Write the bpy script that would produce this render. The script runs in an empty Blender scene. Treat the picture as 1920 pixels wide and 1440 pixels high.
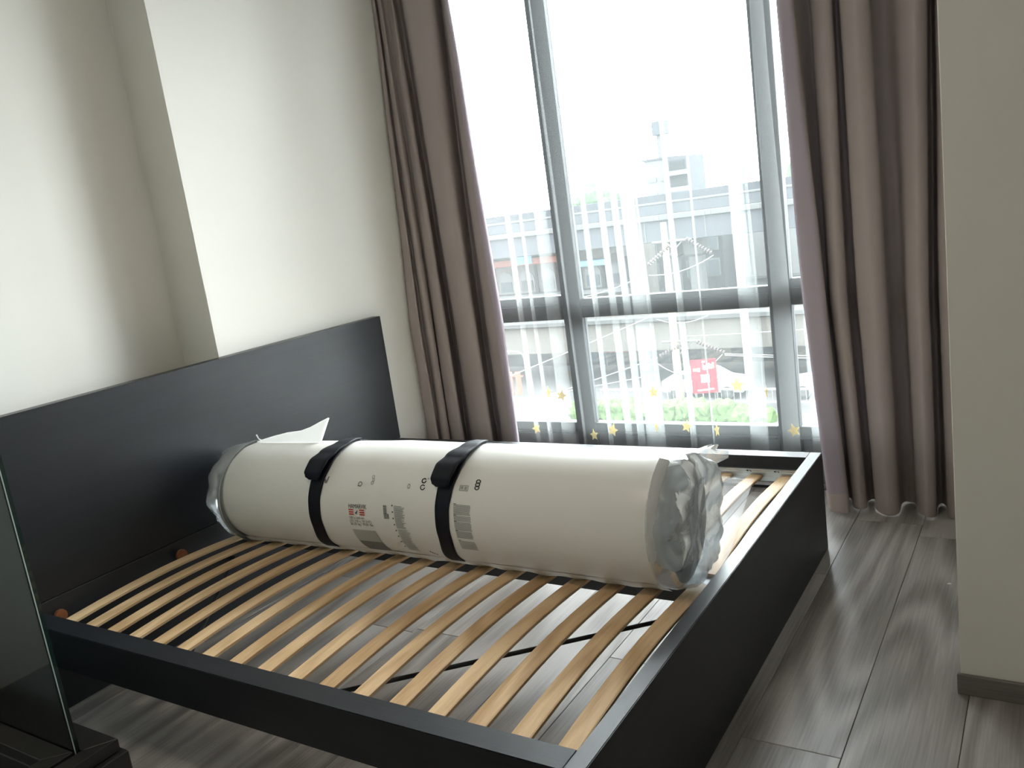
import bpy, bmesh, math, random
from mathutils import Vector, Matrix, noise
random.seed(7)
PI = math.pi
scene = bpy.context.scene
C = scene.collection

# ------------------------------------------------------------------ camera
F_PX, YAW, PITCH, ROLL = 1593.6, 0.587, 0.199, -0.1396
cam_d = bpy.data.cameras.new('camera')
cam = bpy.data.objects.new('camera', cam_d)
C.objects.link(cam)
fw = Vector((-math.sin(YAW)*math.cos(PITCH), math.cos(YAW)*math.cos(PITCH), -math.sin(PITCH)))
rt = Vector((math.cos(YAW), math.sin(YAW), 0))
up = rt.cross(fw)
r2 = math.cos(ROLL)*rt + math.sin(ROLL)*up
u2 = -math.sin(ROLL)*rt + math.cos(ROLL)*up
m = Matrix((r2, u2, -fw)).transposed().to_4x4()
m.translation = Vector((2.7802, -1.1708, 1.4068))
cam.matrix_world = m
cam_d.sensor_width = 36
cam_d.lens = F_PX/1920*36
cam_d.clip_start = 0.05
cam_d.clip_end = 400
scene.camera = cam

# ------------------------------------------------------------------ world, exposure
w = bpy.data.worlds.new('overcast_sky')
scene.world = w
w.use_nodes = True
bg = w.node_tree.nodes['Background']
bg.inputs[0].default_value = (0.93, 0.97, 1.0, 1)
bg.inputs[1].default_value = 8.0
vs = scene.view_settings
vs.view_transform = 'Standard'
vs.look = 'None'
vs.exposure = 2.17
vs.gamma = 1
vs.use_curve_mapping = False
scene.cycles.transparent_max_bounces = 24
scene.cycles.max_bounces = 6
scene.cycles.diffuse_bounces = 3
scene.cycles.glossy_bounces = 3


def portal(name, loc, rx, sx, sy):
    d = bpy.data.lights.new(name, 'AREA')
    d.shape = 'RECTANGLE'
    d.size, d.size_y = sx, sy
    d.cycles.is_portal = True
    o = bpy.data.objects.new(name, d)
    o.location = loc
    o.rotation_euler = (rx, 0, 0)
    C.objects.link(o)


portal('window_portal', (1.235, 2.74, 1.4), -PI/2, 2.38, 2.5)


# ------------------------------------------------------------------ materials
def nodes(mt):
    nt = mt.node_tree
    return nt, nt.nodes, nt.links


def mat(name, col, rough=0.6, spec=0.5, metal=0.0, var=0.0, vscale=8.0, bump=0.0, bscale=60.0, stretch=(1, 1, 1), coat=0.0):
    mt = bpy.data.materials.new(name)
    mt.use_nodes = True
    nt, N, Lk = nodes(mt)
    b = N['Principled BSDF']
    b.inputs['Base Color'].default_value = (*col, 1)
    b.inputs['Roughness'].default_value = rough
    b.inputs['Specular IOR Level'].default_value = spec
    b.inputs['Metallic'].default_value = metal
    b.inputs['Coat Weight'].default_value = coat
    if var > 0 or bump > 0:
        tc = N.new('ShaderNodeTexCoord')
        mp = N.new('ShaderNodeMapping')
        mp.inputs['Scale'].default_value = stretch
        Lk.new(tc.outputs['Object'], mp.inputs['Vector'])
    if var > 0:
        nz = N.new('ShaderNodeTexNoise')
        nz.inputs['Scale'].default_value = vscale
        nz.inputs['Detail'].default_value = 5
        Lk.new(mp.outputs[0], nz.inputs['Vector'])
        rp = N.new('ShaderNodeValToRGB')
        rp.color_ramp.elements[0].position = 0.3
        rp.color_ramp.elements[1].position = 0.7
        rp.color_ramp.elements[0].color = (*[c*(1-var) for c in col], 1)
        rp.color_ramp.elements[1].color = (*[min(1, c*(1+var)) for c in col], 1)
        Lk.new(nz.outputs[0], rp.inputs[0])
        Lk.new(rp.outputs[0], b.inputs['Base Color'])
    if bump > 0:
        n2 = N.new('ShaderNodeTexNoise')
        n2.inputs['Scale'].default_value = bscale
        n2.inputs['Detail'].default_value = 4
        Lk.new(mp.outputs[0], n2.inputs['Vector'])
        bp = N.new('ShaderNodeBump')
        bp.inputs['Strength'].default_value = bump
        bp.inputs['Distance'].default_value = 0.002
        Lk.new(n2.outputs[0], bp.inputs['Height'])
        Lk.new(bp.outputs[0], b.inputs['Normal'])
    return mt


def wood_mat(name, c0, c1, along, rough, spec=0.5, knots=True, bump=0.15, seed=0.0, ring=3.0):
    """plank or veneer grain running along one object axis"""
    mt = bpy.data.materials.new(name)
    mt.use_nodes = True
    nt, N, Lk = nodes(mt)
    b = N['Principled BSDF']
    b.inputs['Roughness'].default_value = rough
    b.inputs['Specular IOR Level'].default_value = spec
    tc = N.new('ShaderNodeTexCoord')
    oi = N.new('ShaderNodeObjectInfo')
    mul = N.new('ShaderNodeMath'); mul.operation = 'MULTIPLY'; mul.inputs[1].default_value = 37.0
    Lk.new(oi.outputs['Random'], mul.inputs[0])
    cb = N.new('ShaderNodeCombineXYZ')
    for i in range(3):
        Lk.new(mul.outputs[0], cb.inputs[i])
    ad = N.new('ShaderNodeVectorMath'); ad.operation = 'ADD'
    Lk.new(tc.outputs['Object'], ad.inputs[0])
    Lk.new(cb.outputs[0], ad.inputs[1])
    st = [1.0, 1.0, 1.0]
    st['xyz'.index(along)] = 0.16
    mp = N.new('ShaderNodeMapping'); mp.inputs['Scale'].default_value = st
    Lk.new(ad.outputs[0], mp.inputs['Vector'])
    # broad figure: contour lines of a stretched noise give cathedral arches and knots
    nz = N.new('ShaderNodeTexNoise'); nz.inputs['Scale'].default_value = ring; nz.inputs['Detail'].default_value = 1.5
    Lk.new(mp.outputs[0], nz.inputs['Vector'])
    m2 = N.new('ShaderNodeMath'); m2.operation = 'MULTIPLY'; m2.inputs[1].default_value = 70.0
    Lk.new(nz.outputs[0], m2.inputs[0])
    sn = N.new('ShaderNodeMath'); sn.operation = 'SINE'
    Lk.new(m2.outputs[0], sn.inputs[0])
    # fine fibres
    st2 = [1.0, 1.0, 1.0]
    st2['xyz'.index(along)] = 0.03
    mp2 = N.new('ShaderNodeMapping'); mp2.inputs['Scale'].default_value = st2
    Lk.new(ad.outputs[0], mp2.inputs['Vector'])
    n2 = N.new('ShaderNodeTexNoise'); n2.inputs['Scale'].default_value = 160; n2.inputs['Detail'].default_value = 3
    Lk.new(mp2.outputs[0], n2.inputs['Vector'])
    n3 = N.new('ShaderNodeTexNoise'); n3.inputs['Scale'].default_value = 5; n3.inputs['Detail'].default_value = 3
    Lk.new(mp.outputs[0], n3.inputs['Vector'])

    def madd(a, k, c):
        q = N.new('ShaderNodeMath'); q.operation = 'MULTIPLY_ADD'
        q.inputs[1].default_value = k
        Lk.new(a, q.inputs[0])
        if isinstance(c, float):
            q.inputs[2].default_value = c
        else:
            Lk.new(c, q.inputs[2])
        return q.outputs[0]
    v = madd(sn.outputs[0], 0.16 if knots else 0.05, 0.0)
    v = madd(n2.outputs[0], 0.55, v)
    v = madd(n3.outputs[0], 0.75, v)
    v = madd(oi.outputs['Random'], 0.22, v)
    rp = N.new('ShaderNodeValToRGB')
    rp.color_ramp.elements[0].position = 0.45
    rp.color_ramp.elements[1].position = 1.05
    rp.color_ramp.elements[0].color = (*c0, 1)
    rp.color_ramp.elements[1].color = (*c1, 1)
    Lk.new(v, rp.inputs[0])
    Lk.new(rp.outputs[0], b.inputs['Base Color'])
    bp = N.new('ShaderNodeBump'); bp.inputs['Strength'].default_value = bump; bp.inputs['Distance'].default_value = 0.001
    hs = madd(sn.outputs[0], 0.25, n2.outputs[0])
    Lk.new(hs, bp.inputs['Height'])
    Lk.new(bp.outputs[0], b.inputs['Normal'])
    return mt


def cloth_mat(name, col, trans, transp=0.0, weave=900.0, tcol=None):
    """woven cloth: diffuse front, light coming through from behind, optional open weave"""
    mt = bpy.data.materials.new(name)
    mt.use_nodes = True
    nt, N, Lk = nodes(mt)
    N.remove(N['Principled BSDF'])
    out = N['Material Output']
    d = N.new('ShaderNodeBsdfDiffuse'); d.inputs[0].default_value = (*col, 1)
    t = N.new('ShaderNodeBsdfTranslucent'); t.inputs[0].default_value = (*(tcol or col), 1)
    if weave > 0:
        tc = N.new('ShaderNodeTexCoord')
        nz = N.new('ShaderNodeTexNoise'); nz.inputs['Scale'].default_value = weave; nz.inputs['Detail'].default_value = 1
        Lk.new(tc.outputs['Object'], nz.inputs['Vector'])
        bp = N.new('ShaderNodeBump'); bp.inputs['Strength'].default_value = 0.12; bp.inputs['Distance'].default_value = 0.001
        Lk.new(nz.outputs[0], bp.inputs['Height'])
        Lk.new(bp.outputs[0], d.inputs['Normal'])
    mx = N.new('ShaderNodeMixShader'); mx.inputs[0].default_value = trans
    Lk.new(d.outputs[0], mx.inputs[1]); Lk.new(t.outputs[0], mx.inputs[2])
    last = mx
    if transp > 0:
        tr = N.new('ShaderNodeBsdfTransparent')
        m3 = N.new('ShaderNodeMixShader'); m3.inputs[0].default_value = transp
        Lk.new(mx.outputs[0], m3.inputs[1]); Lk.new(tr.outputs[0], m3.inputs[2])
        last = m3
    Lk.new(last.outputs[0], out.inputs[0])
    return mt


def film_mat(name, col, clear, gloss=0.25, rough=0.18, bump=0.0):
    """thin clear sheet: see-through, with a milky share and a sheen"""
    mt = bpy.data.materials.new(name)
    mt.use_nodes = True
    nt, N, Lk = nodes(mt)
    N.remove(N['Principled BSDF'])
    out = N['Material Output']
    tr = N.new('ShaderNodeBsdfTransparent'); tr.inputs[0].default_value = (*col, 1)
    d = N.new('ShaderNodeBsdfDiffuse'); d.inputs[0].default_value = (*[c*0.85 for c in col], 1)
    tl = N.new('ShaderNodeBsdfTranslucent'); tl.inputs[0].default_value = (*[c*0.85 for c in col], 1)
    g = N.new('ShaderNodeBsdfGlossy'); g.inputs['Roughness'].default_value = rough
    a = N.new('ShaderNodeMixShader'); a.inputs[0].default_value = 0.5
    Lk.new(d.outputs[0], a.inputs[1]); Lk.new(tl.outputs[0], a.inputs[2])
    bmx = N.new('ShaderNodeMixShader'); bmx.inputs[0].default_value = clear
    Lk.new(a.outputs[0], bmx.inputs[1]); Lk.new(tr.outputs[0], bmx.inputs[2])
    lw = N.new('ShaderNodeFresnel'); lw.inputs['IOR'].default_value = 1.45
    gm = N.new('ShaderNodeMath'); gm.operation = 'MULTIPLY'; gm.inputs[1].default_value = gloss
    Lk.new(lw.outputs[0], gm.inputs[0])
    c = N.new('ShaderNodeMixShader')
    Lk.new(gm.outputs[0], c.inputs[0])
    Lk.new(bmx.outputs[0], c.inputs[1]); Lk.new(g.outputs[0], c.inputs[2])
    if bump > 0:
        tc = N.new('ShaderNodeTexCoord')
        nz = N.new('ShaderNodeTexNoise'); nz.inputs['Scale'].default_value = 22; nz.inputs['Detail'].default_value = 4
        nz.inputs['Distortion'].default_value = 1.5
        Lk.new(tc.outputs['Object'], nz.inputs['Vector'])
        bp = N.new('ShaderNodeBump'); bp.inputs['Strength'].default_value = bump; bp.inputs['Distance'].default_value = 0.02
        Lk.new(nz.outputs[0], bp.inputs['Height'])
        for s in (d, tl, g, lw):
            Lk.new(bp.outputs[0], s.inputs['Normal'])
    Lk.new(c.outputs[0], out.inputs[0])
    return mt


M = {}
M['wall'] = mat('wall_paint', (0.80, 0.775, 0.72), 0.75, 0.25, var=0.012, vscale=2, bump=0.05, bscale=300)
M['ceiling'] = mat('ceiling_paint', (0.80, 0.79, 0.76), 0.85, 0.2)
M['plank'] = wood_mat('grey_oak_plank', (0.19, 0.172, 0.158), (0.41, 0.38, 0.357), 'y', 0.42, 0.45, bump=0.12)
M['subfloor'] = mat('plank_joint', (0.03, 0.028, 0.026), 0.9, 0.2)
M['skirting'] = wood_mat('grey_skirting', (0.12, 0.105, 0.095), (0.22, 0.20, 0.185), 'x', 0.5, 0.4)
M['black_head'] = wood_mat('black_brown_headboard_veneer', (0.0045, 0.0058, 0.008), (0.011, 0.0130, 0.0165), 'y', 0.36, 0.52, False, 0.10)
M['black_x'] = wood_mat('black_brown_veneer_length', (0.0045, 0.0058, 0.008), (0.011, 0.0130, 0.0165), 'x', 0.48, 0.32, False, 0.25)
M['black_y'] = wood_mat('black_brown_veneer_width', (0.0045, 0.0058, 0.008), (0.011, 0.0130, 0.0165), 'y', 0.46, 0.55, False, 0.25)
M['birch'] = wood_mat('birch_slat', (0.54, 0.345, 0.175), (0.82, 0.585, 0.345), 'y', 0.55, 0.25, True, 0.08, ring=5.0)
M['steel'] = mat('galvanised_steel', (0.55, 0.57, 0.57), 0.38, 0.5, 0.9, var=0.12, vscale=30)
M['shaded_steel'] = mat('shaded_steel', (0.10, 0.105, 0.11), 0.45, 0.5, 0.6)  # galvanised beam; shade under the roll put into its dark colour
M['rod'] = mat('blackened_steel', (0.03, 0.032, 0.035), 0.4, 0.5, 0.5)
M['clip'] = mat('brown_plastic', (0.24, 0.085, 0.035), 0.35, 0.5, var=0.2, vscale=30)
M['wrap'] = mat('mattress_wrap', (0.88, 0.87, 0.83), 0.38, 0.5, var=0.015, vscale=5, bump=0.10, bscale=14)
M['foam'] = mat('mattress_ticking', (0.62, 0.63, 0.63), 0.8, 0.2, var=0.05, vscale=15)
M['strap'] = mat('navy_webbing', (0.0045, 0.006, 0.013), 0.6, 0.3, bump=0.3, bscale=500)
M['bag'] = film_mat('clear_bag', (0.90, 0.93, 0.94), 0.66, 0.6, 0.2, bump=0.12)
M['sheet'] = film_mat('clear_film', (0.95, 0.965, 0.985), 0.84, 0.10, 0.3, bump=0.1)
M['flap'] = cloth_mat('white_plastic', (0.92, 0.92, 0.91), 0.5, 0.0, 300)
M['ink'] = mat('black_ink', (0.02, 0.02, 0.022), 0.6, 0.3)
M['ink_grey'] = mat('grey_ink', (0.40, 0.40, 0.38), 0.6, 0.3)
M['ink_mid'] = mat('mid_grey_ink', (0.22, 0.22, 0.21), 0.6, 0.3)
M['ink_pale'] = mat('pale_ink', (0.50, 0.49, 0.45), 0.6, 0.3)
M['ink_red'] = mat('red_ink', (0.62, 0.045, 0.03), 0.6, 0.3)
M['drape'] = cloth_mat('taupe_drape', (0.37, 0.315, 0.295), 0.004, 0.0, 1200, (0.40, 0.33, 0.37))
M['lining'] = cloth_mat('lit_lilac_lining', (0.40, 0.345, 0.385), 0.02, 0.0, 1200, (0.5, 0.42, 0.5))  # lighter than the drape; light through the cloth put into its colour
M['hem'] = cloth_mat('pale_lining', (0.46, 0.39, 0.36), 0.01, 0.0, 1200)
M['sheer'] = cloth_mat('white_voile', (0.86, 0.90, 0.90), 0.50, 0.908, 0)
M['gold'] = cloth_mat('gold_applique', (0.62, 0.53, 0.30), 0.35, 0.25, 800)
M['frame'] = mat('charcoal_aluminium', (0.024, 0.026, 0.029), 0.55, 0.15)
M['panel'] = mat('charcoal_spandrel', (0.11, 0.12, 0.135), 0.4, 0.35)
M['pane'] = film_mat('window_glass', (0.96, 0.985, 0.98), 1.0, 0.9, 0.02)
M['glass'] = film_mat('partition_glass', (0.80, 0.87, 0.85), 0.96, 1.0, 0.03)
M['glass_edge'] = mat('green_glass_edge', (0.010, 0.022, 0.020), 0.15, 0.5, coat=0.5)
M['arris_highlight'] = mat('glass_edge_highlight', (0.45, 0.56, 0.54), 0.12, 0.6)  # pale line; the glass edge's highlight put into its colour
M['lacquer'] = mat('black_lacquer', (0.030, 0.029, 0.028), 0.35, 0.5, var=0.15, vscale=20)
M['scrap'] = mat('white_scrap', (0.85, 0.85, 0.82), 0.7)


# ------------------------------------------------------------------ object helpers
def tag(o, label=None, cat=None, group=None, kind=None):
    if label: o['label'] = label
    if cat: o['category'] = cat
    if group: o['group'] = group
    if kind: o['kind'] = kind
    return o


def link(name, me, mt=None, parent=None, loc=None):
    if mt is not None and len(me.materials) == 0:
        me.materials.append(M[mt] if isinstance(mt, str) else mt)
    o = bpy.data.objects.new(name, me)
    C.objects.link(o)
    if parent is not None:
        o.parent = parent
    if loc is not None:
        o.location = loc
    return o


def empty(name, loc=(0, 0, 0)):
    o = bpy.data.objects.new(name, None)
    o.empty_display_size = 0.1
    o.location = loc
    C.objects.link(o)
    return o


class G:
    """collects shapes into one mesh"""
    def __init__(s):
        s.v, s.f, s.sm = [], [], []

    def add(s, vs_, fs, smooth=False):
        n = len(s.v)
        s.v += [tuple(q) for q in vs_]
        s.f += [tuple(i+n for i in f) for f in fs]
        s.sm += [smooth]*len(fs)
        return s

    def box(s, x0, x1, y0, y1, z0, z1):
        s.add([(x0, y0, z0), (x1, y0, z0), (x1, y1, z0), (x0, y1, z0), (x0, y0, z1), (x1, y0, z1), (x1, y1, z1), (x0, y1, z1)],
              [(3, 2, 1, 0), (4, 5, 6, 7), (0, 1, 5, 4), (1, 2, 6, 5), (2, 3, 7, 6), (3, 0, 4, 7)])
        return s

    def grid(s, rows, closed=False, smooth=True):
        nr, nc = len(rows), len(rows[0])
        vs_ = [q for r in rows for q in r]
        fs = []
        for i in range(nr-1):
            for j in range(nc if closed else nc-1):
                k = (j+1) % nc
                fs.append((i*nc+j, i*nc+k, (i+1)*nc+k, (i+1)*nc+j))
        return s.add(vs_, fs, smooth)

    def prism(s, pts, z0, z1):
        n = len(pts)
        vs_ = [(x, y, z0) for x, y in pts]+[(x, y, z1) for x, y in pts]
        fs = [tuple(range(n-1, -1, -1)), tuple(range(n, 2*n))]
        fs += [(i, (i+1) % n, n+(i+1) % n, n+i) for i in range(n)]
        return s.add(vs_, fs)

    def tube(s, pts, r, n=8, caps=True):
        pts = [Vector(q) for q in pts]
        rows = []
        for i, q in enumerate(pts):
            t = (pts[min(i+1, len(pts)-1)]-pts[max(i-1, 0)]).normalized()
            a = t.orthogonal().normalized() if abs(t.z) > 0.9 else t.cross(Vector((0, 0, 1))).normalized()
            b = t.cross(a)
            rr = r[i] if isinstance(r, (list, tuple)) else r
            rows.append([q+rr*(math.cos(2*PI*k/n)*a+math.sin(2*PI*k/n)*b) for k in range(n)])
        s.grid(rows, True)
        if caps:
            s.add(rows[0], [tuple(range(n))])
            s.add(rows[-1], [tuple(range(n-1, -1, -1))])
        return s

    def mesh(s, name, bevel=0.0, seg=2):
        me = bpy.data.meshes.new(name)
        me.from_pydata(s.v, [], s.f)
        me.polygons.foreach_set('use_smooth', s.sm)
        if bevel > 0:
            bm = bmesh.new()
            bm.from_mesh(me)
            bmesh.ops.bevel(bm, geom=list(bm.edges), offset=bevel, segments=seg, affect='EDGES', clamp_overlap=True)
            bm.to_mesh(me)
            bm.free()
        me.update()
        return me

    def obj(s, name, mt, parent=None, bevel=0.0, seg=2, loc=None):
        return link(name, s.mesh(name, bevel, seg), mt, parent, loc)


def struct(o):
    o['kind'] = 'structure'
    return o


# ------------------------------------------------------------------ the room
LX, LC, YC = -0.28, -0.06, 1.02       # recessed left wall, column face, column start
YW = 2.58                             # inner face of the window wall
ZC = 2.75
struct(G().prism([(LX-0.2, -3.6), (LX, -3.6), (LX, YC), (LC, YC), (LC, 2.78), (LX-0.2, 2.78)], 0, ZC).obj('wall_left', 'wall', bevel=0.002, seg=1))
struct(G().box(2.55, 4.8, 1.109, 2.78, 0, ZC).obj('wall_right', 'wall', bevel=0.002, seg=1))
struct(G().box(4.6, 4.8, -3.6, 1.109, 0, ZC).obj('wall_side', 'wall'))
wb = G().box(LX, 4.6, -3.6, -3.4, 0, ZC)
struct(wb.obj('wall_back', 'wall'))
ww = G().box(LC, 0.045, YW, 2.78, 0, ZC).box(2.43, 2.55, YW, 2.78, 0, ZC).box(0.045, 2.43, YW, 2.78, 2.66, ZC)
struct(ww.obj('wall_window', 'wall'))
struct(G().box(LX-0.2, 4.8, -3.6, 2.78, ZC, ZC+0.25).obj('ceiling', 'ceiling'))

floor = struct(G().box(LX-0.2, 4.8, -3.6, 2.78, -0.2, -0.006).obj('floor', 'subfloor'))
PW, PL = 0.248, 1.52
joint = {0: 0.725, -2: 0.97, -3: 0.20, -1: 0.20, -5: 0.925, -4: 0.35}     # end joints seen in the picture
cache = {}
for k in range(-11, 10):
    x1 = 2.322+PW*k
    x0 = x1-PW
    if x1 < LX+0.01 or x0 > 4.59:
        continue
    x0, x1 = max(x0, LX), min(x1, 4.6)
    j0 = joint.get(k, (k*0.61) % PL)
    ys = [j0+PL*i for i in range(-5, 4)]
    for i in range(len(ys)-1):
        a, b_ = max(ys[i], -3.4), min(ys[i+1], 2.56 if x0 < 2.55 else 1.109)
        if b_-a < 0.03:
            continue
        key = (round(b_-a, 3), round(x1-x0, 3))
        if key not in cache:
            h, hw = (b_-a)/2-0.0007, (x1-x0)/2-0.0007
            cache[key] = G().box(-hw, hw, -h, h, -0.006, 0).mesh('plank', 0.0012, 1)
        link('plank', cache[key], 'plank', floor, ((x0+x1)/2, (a+b_)/2, 0))

bb = struct(empty('baseboard_right', (2.55, 1.109, 0)))
G().box(-0.008, 2.05, -0.012, 0, 0, 0.057).obj('skirting_board', 'skirting', bb, 0.002, 1)
bl = struct(empty('baseboard_left', (LX, 0, 0)))
G().box(0, 0.012, -3.4, 1.02, 0, 0.057).obj('skirting_board', 'skirting', bl, 0.002, 1)

# window: three lights over three lower lights, charcoal frame
win = struct(empty('window_1', (0, 2.6, 0)))


def fbox(name, x0, x1, z0, z1, y0=0.0, y1=0.06, mt='frame', bev=0.004, parent=win):
    return G().box(x0, x1, y0, y1, z0, z1).obj(name, mt, parent, bev, 1)


for x0, x1 in ((0.045, 0.115), (0.641, 0.746), (1.69, 1.786), (2.36, 2.43)):
    fbox('mullion', x0, x1, 0.0, 2.66)
for x0, x1, za, zb in ((0.115, 0.641, 0.829, 0.953), (0.746, 1.69, 0.834, 0.929), (1.786, 2.36, 0.838, 0.955)):
    t_ = fbox('transom', x0, x1, za, zb, 0.004, 0.056)
    fbox('glazing_bead', x0, x1, (za+zb)/2+0.012, (za+zb)/2+0.017, -0.004, 0.004, 'frame', 0, t_)
    s_ = fbox('bottom_rail', x0, x1, 0.235, 0.282, 0.0, 0.06)
    fbox('sill_lip', x0, x1, 0.228, 0.240, -0.03, 0.0, 'frame', 0.002, s_)
    fbox('lower_panel', x0, x1, 0.0, 0.235, 0.035, 0.08, 'panel')
    fbox('head_rail', x0, x1, 2.60, 2.66, 0.0, 0.06)
    fbox('pane', x0, x1, zb, 2.60, 0.03, 0.036, 'pane', 0)
    fbox('pane', x0, x1, 0.282, za, 0.03, 0.036, 'pane', 0)

# added warm fill lamp, unseen, on the ceiling above the frame of the picture
M['lamp_glow'] = bpy.data.materials.new('warm_fill_glow')
M['lamp_glow'].use_nodes = True
lb = M['lamp_glow'].node_tree.nodes['Principled BSDF']
lb.inputs['Emission Color'].default_value = (1.0, 0.86, 0.70, 1)
lb.inputs['Emission Strength'].default_value = 5.0
lamp = tag(empty('added_fill_lamp', (1.5, -0.6, ZC)), 'added round warm fill lamp, out of view over the near side of the bed', 'fill lamp')
G().tube([(0, 0, 0), (0, 0, -0.03)], 0.235, 40).obj('fill_lamp_base', 'ceiling', lamp)
G().tube([(0, 0, -0.03), (0, 0, -0.06), (0, 0, -0.075)], [0.22, 0.215, 0.17], 40).obj('diffuser', 'lamp_glow', lamp)

# ------------------------------------------------------------------ bed frame
BL, BW, HB, HF, TF, TR = 2.0319, 1.945, 0.9985, 0.38, 0.0415, 0.0656
bed = tag(empty('bed_frame', (0, 0, 0)), 'black-brown wooden double bed frame with a tall plain headboard', 'bed frame')
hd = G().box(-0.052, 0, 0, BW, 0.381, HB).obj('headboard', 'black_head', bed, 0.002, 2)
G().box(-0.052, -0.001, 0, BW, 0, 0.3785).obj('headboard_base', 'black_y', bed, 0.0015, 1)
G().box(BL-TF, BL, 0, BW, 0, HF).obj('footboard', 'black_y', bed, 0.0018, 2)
# side rails stand clear of the floor, steel ledge inside each
for s, y0 in ((1, 0.0), (-1, BW)):
    ya, yb = sorted((y0, y0+s*TR))
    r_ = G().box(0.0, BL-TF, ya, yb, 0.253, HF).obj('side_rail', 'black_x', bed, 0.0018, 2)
    yi = y0+s*TR
    lg = G()
    for d0, d1, z0, z1 in ((0, 0.004, 0.284, 0.330), (0, 0.010, 0.3265, 0.3305), (0, 0.007, 0.3145, 0.317), (0, 0.052, 0.296, 0.299), (0.049, 0.052, 0.284, 0.2995)):
        a, b_ = sorted((yi+s*d0, yi+s*d1))
        lg.box(0.015, BL-TF-0.01, a, b_, z0, z1)
    tag(lg.obj('support_ledge', 'steel', r_), 'galvanised steel ledge')
    if s < 0:
        for xm in (1.763, 1.868):
            mk = G()
            y_ = yi-0.0045
            mk.add([(xm, y_, 0.321), (xm+0.009, y_, 0.3255), (xm+0.009, y_, 0.3165)], [(0, 1, 2)])
            mk.box(xm+0.012, xm+0.014, y_, y_+0.0003, 0.3175, 0.3245)
            mk.box(xm+0.017, xm+0.022, y_, y_+0.0003, 0.3175, 0.3205).box(xm+0.017, xm+0.019, y_, y_+0.0003, 0.3205, 0.3245)
            mk.obj('stamped_mark', 'ink', r_)
cbm = G().box(0.0, BL-TF, 0.930, 1.015, 0.246, 0.2995)
tag(cbm.obj('centre_beam', 'shaded_steel', bed, 0.003, 1), 'steel centre beam coloured dark for the shade under the roll')
for a, b_ in (((1.985, 1.02, 0.215), (1.06, 0.06, 0.262)), ((0.0, 0.85, 0.215), (0.72, 0.06, 0.262))):
    tag(G().tube([a, b_], 0.0065, 8).obj('brace', 'rod', bed), 'thin diagonal metal brace')

# ------------------------------------------------------------------ slatted bases
SN, SX0, SPX, SW_ = 17, 0.072, 0.1154, 0.050


def slat_mesh(ln):
    rows = []
    n = 14
    prof = [(-SW_/2, 0.0), (-SW_/2, -0.008), (SW_/2, -0.008), (SW_/2, 0.0), (SW_/2-0.003, 0.0018), (0, 0.003), (-SW_/2+0.003, 0.0018)]
    for i in range(n+1):
        t = i/n
        z = 0.024*math.sin(PI*t)
        rows.append([(x, t*ln-ln/2, z+h) for x, h in prof])
    g = G().grid(rows, True, False)
    g.add(rows[0], [tuple(range(len(prof)))])
    g.add(rows[-1], [tuple(range(len(prof)-1, -1, -1))])
    return g.mesh('slat')


SLN = 0.862
sm = slat_mesh(SLN)
for nm, yc, lab in (('near', 0.078+SLN/2, 'row of curved birch slats on the near half of the bed, before the roll'),
                    ('far', BW-0.078-SLN/2, 'row of curved birch slats on the window half of the bed, behind the roll')):
    base = tag(empty('slatted_bed_base', (0, yc, 0.307)), lab, 'bed slats', 'slatted bed bases')
    for i in range(SN):
        o = link('slat', sm, 'birch', base, (SX0+SPX*i, 0, 0))
        o.rotation_euler.z = random.uniform(-0.004, 0.004)
    if nm == 'near':
        for cx, cy, cz in ((0.010, 0.148, 0.305), (0.022, 0.615, 0.318), (0.708, 0.155, 0.268)):
            g = G()
            g.tube([(cx-0.006, cy-yc, cz+0.012-0.307), (cx+0.006, cy-yc, cz+0.012-0.307)], 0.021, 14)
            g.box(cx-0.006, cx+0.006, cy-yc-0.008, cy-yc+0.008, cz-0.022-0.307, cz-0.307)
            tag(g.obj('end_clip', 'clip', base), 'small brown plastic clip')

# ------------------------------------------------------------------ rolled mattress
RX0, RX1 = 0.168, 1.893
mroll = tag(empty('rolled_mattress', (1.05, 0.92, 0.32)), 'white rolled mattress with two dark straps lying across the slats', 'mattress')
MO = Vector((1.05, 0.92, 0.32))


def axis(x):
    s = min(max((x-0.1)/0.8, 0), 1)
    R = 0.183+0.0076*s
    return 0.889+0.036*s, 0.317+R, R


def onroll(x, th, off=0.0):
    """point on the roll: th in degrees, 0 faces the near side rail, 90 is the top"""
    yc, zc, R = axis(x)
    t = math.radians(th)
    r = R+off
    # the wrap bulges a little and sags where it rests
    if math.sin(t) < -0.9:
        r -= 0.02*(-math.sin(t)-0.9)
    return Vector((x, yc-r*math.cos(t), zc+r*math.sin(t)))-MO


NTH = 72
g = G()
rows = []
xs = [RX0+(RX1-RX0)*i/40 for i in range(41)]
for x in xs:
    e = min(x-RX0, RX1-x)
    rnd = -0.012*max(0, 1-e/0.03)**2
    row = []
    for k in range(NTH):
        th = 360*k/NTH
        p = onroll(x, th, rnd)
        n_ = noise.noise(Vector((x*6, math.cos(math.radians(th))*1.2, math.sin(math.radians(th))*1.2)))
        row.append(onroll(x, th, rnd+0.0016*n_))
    rows.append(row)
g.grid(rows, True)
roll = g.obj('roll', 'wrap', mroll)
# loose wavy seam of the wrap along the foot of the roll
rows = [[], [], []]
for i in range(121):
    x = RX0+0.02+(RX1-RX0-0.04)*i/120
    wv = 0.006*noise.noise(Vector((x*14, 3, 1)))
    rows[0].append(onroll(x, -52, 0.001))
    rows[1].append(onroll(x, -58+wv*150, 0.006+wv*0.5))
    rows[2].append(onroll(x, -66+wv*200, 0.010+wv))
G().grid(rows).obj('wrap_seam', 'wrap', roll)
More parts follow.
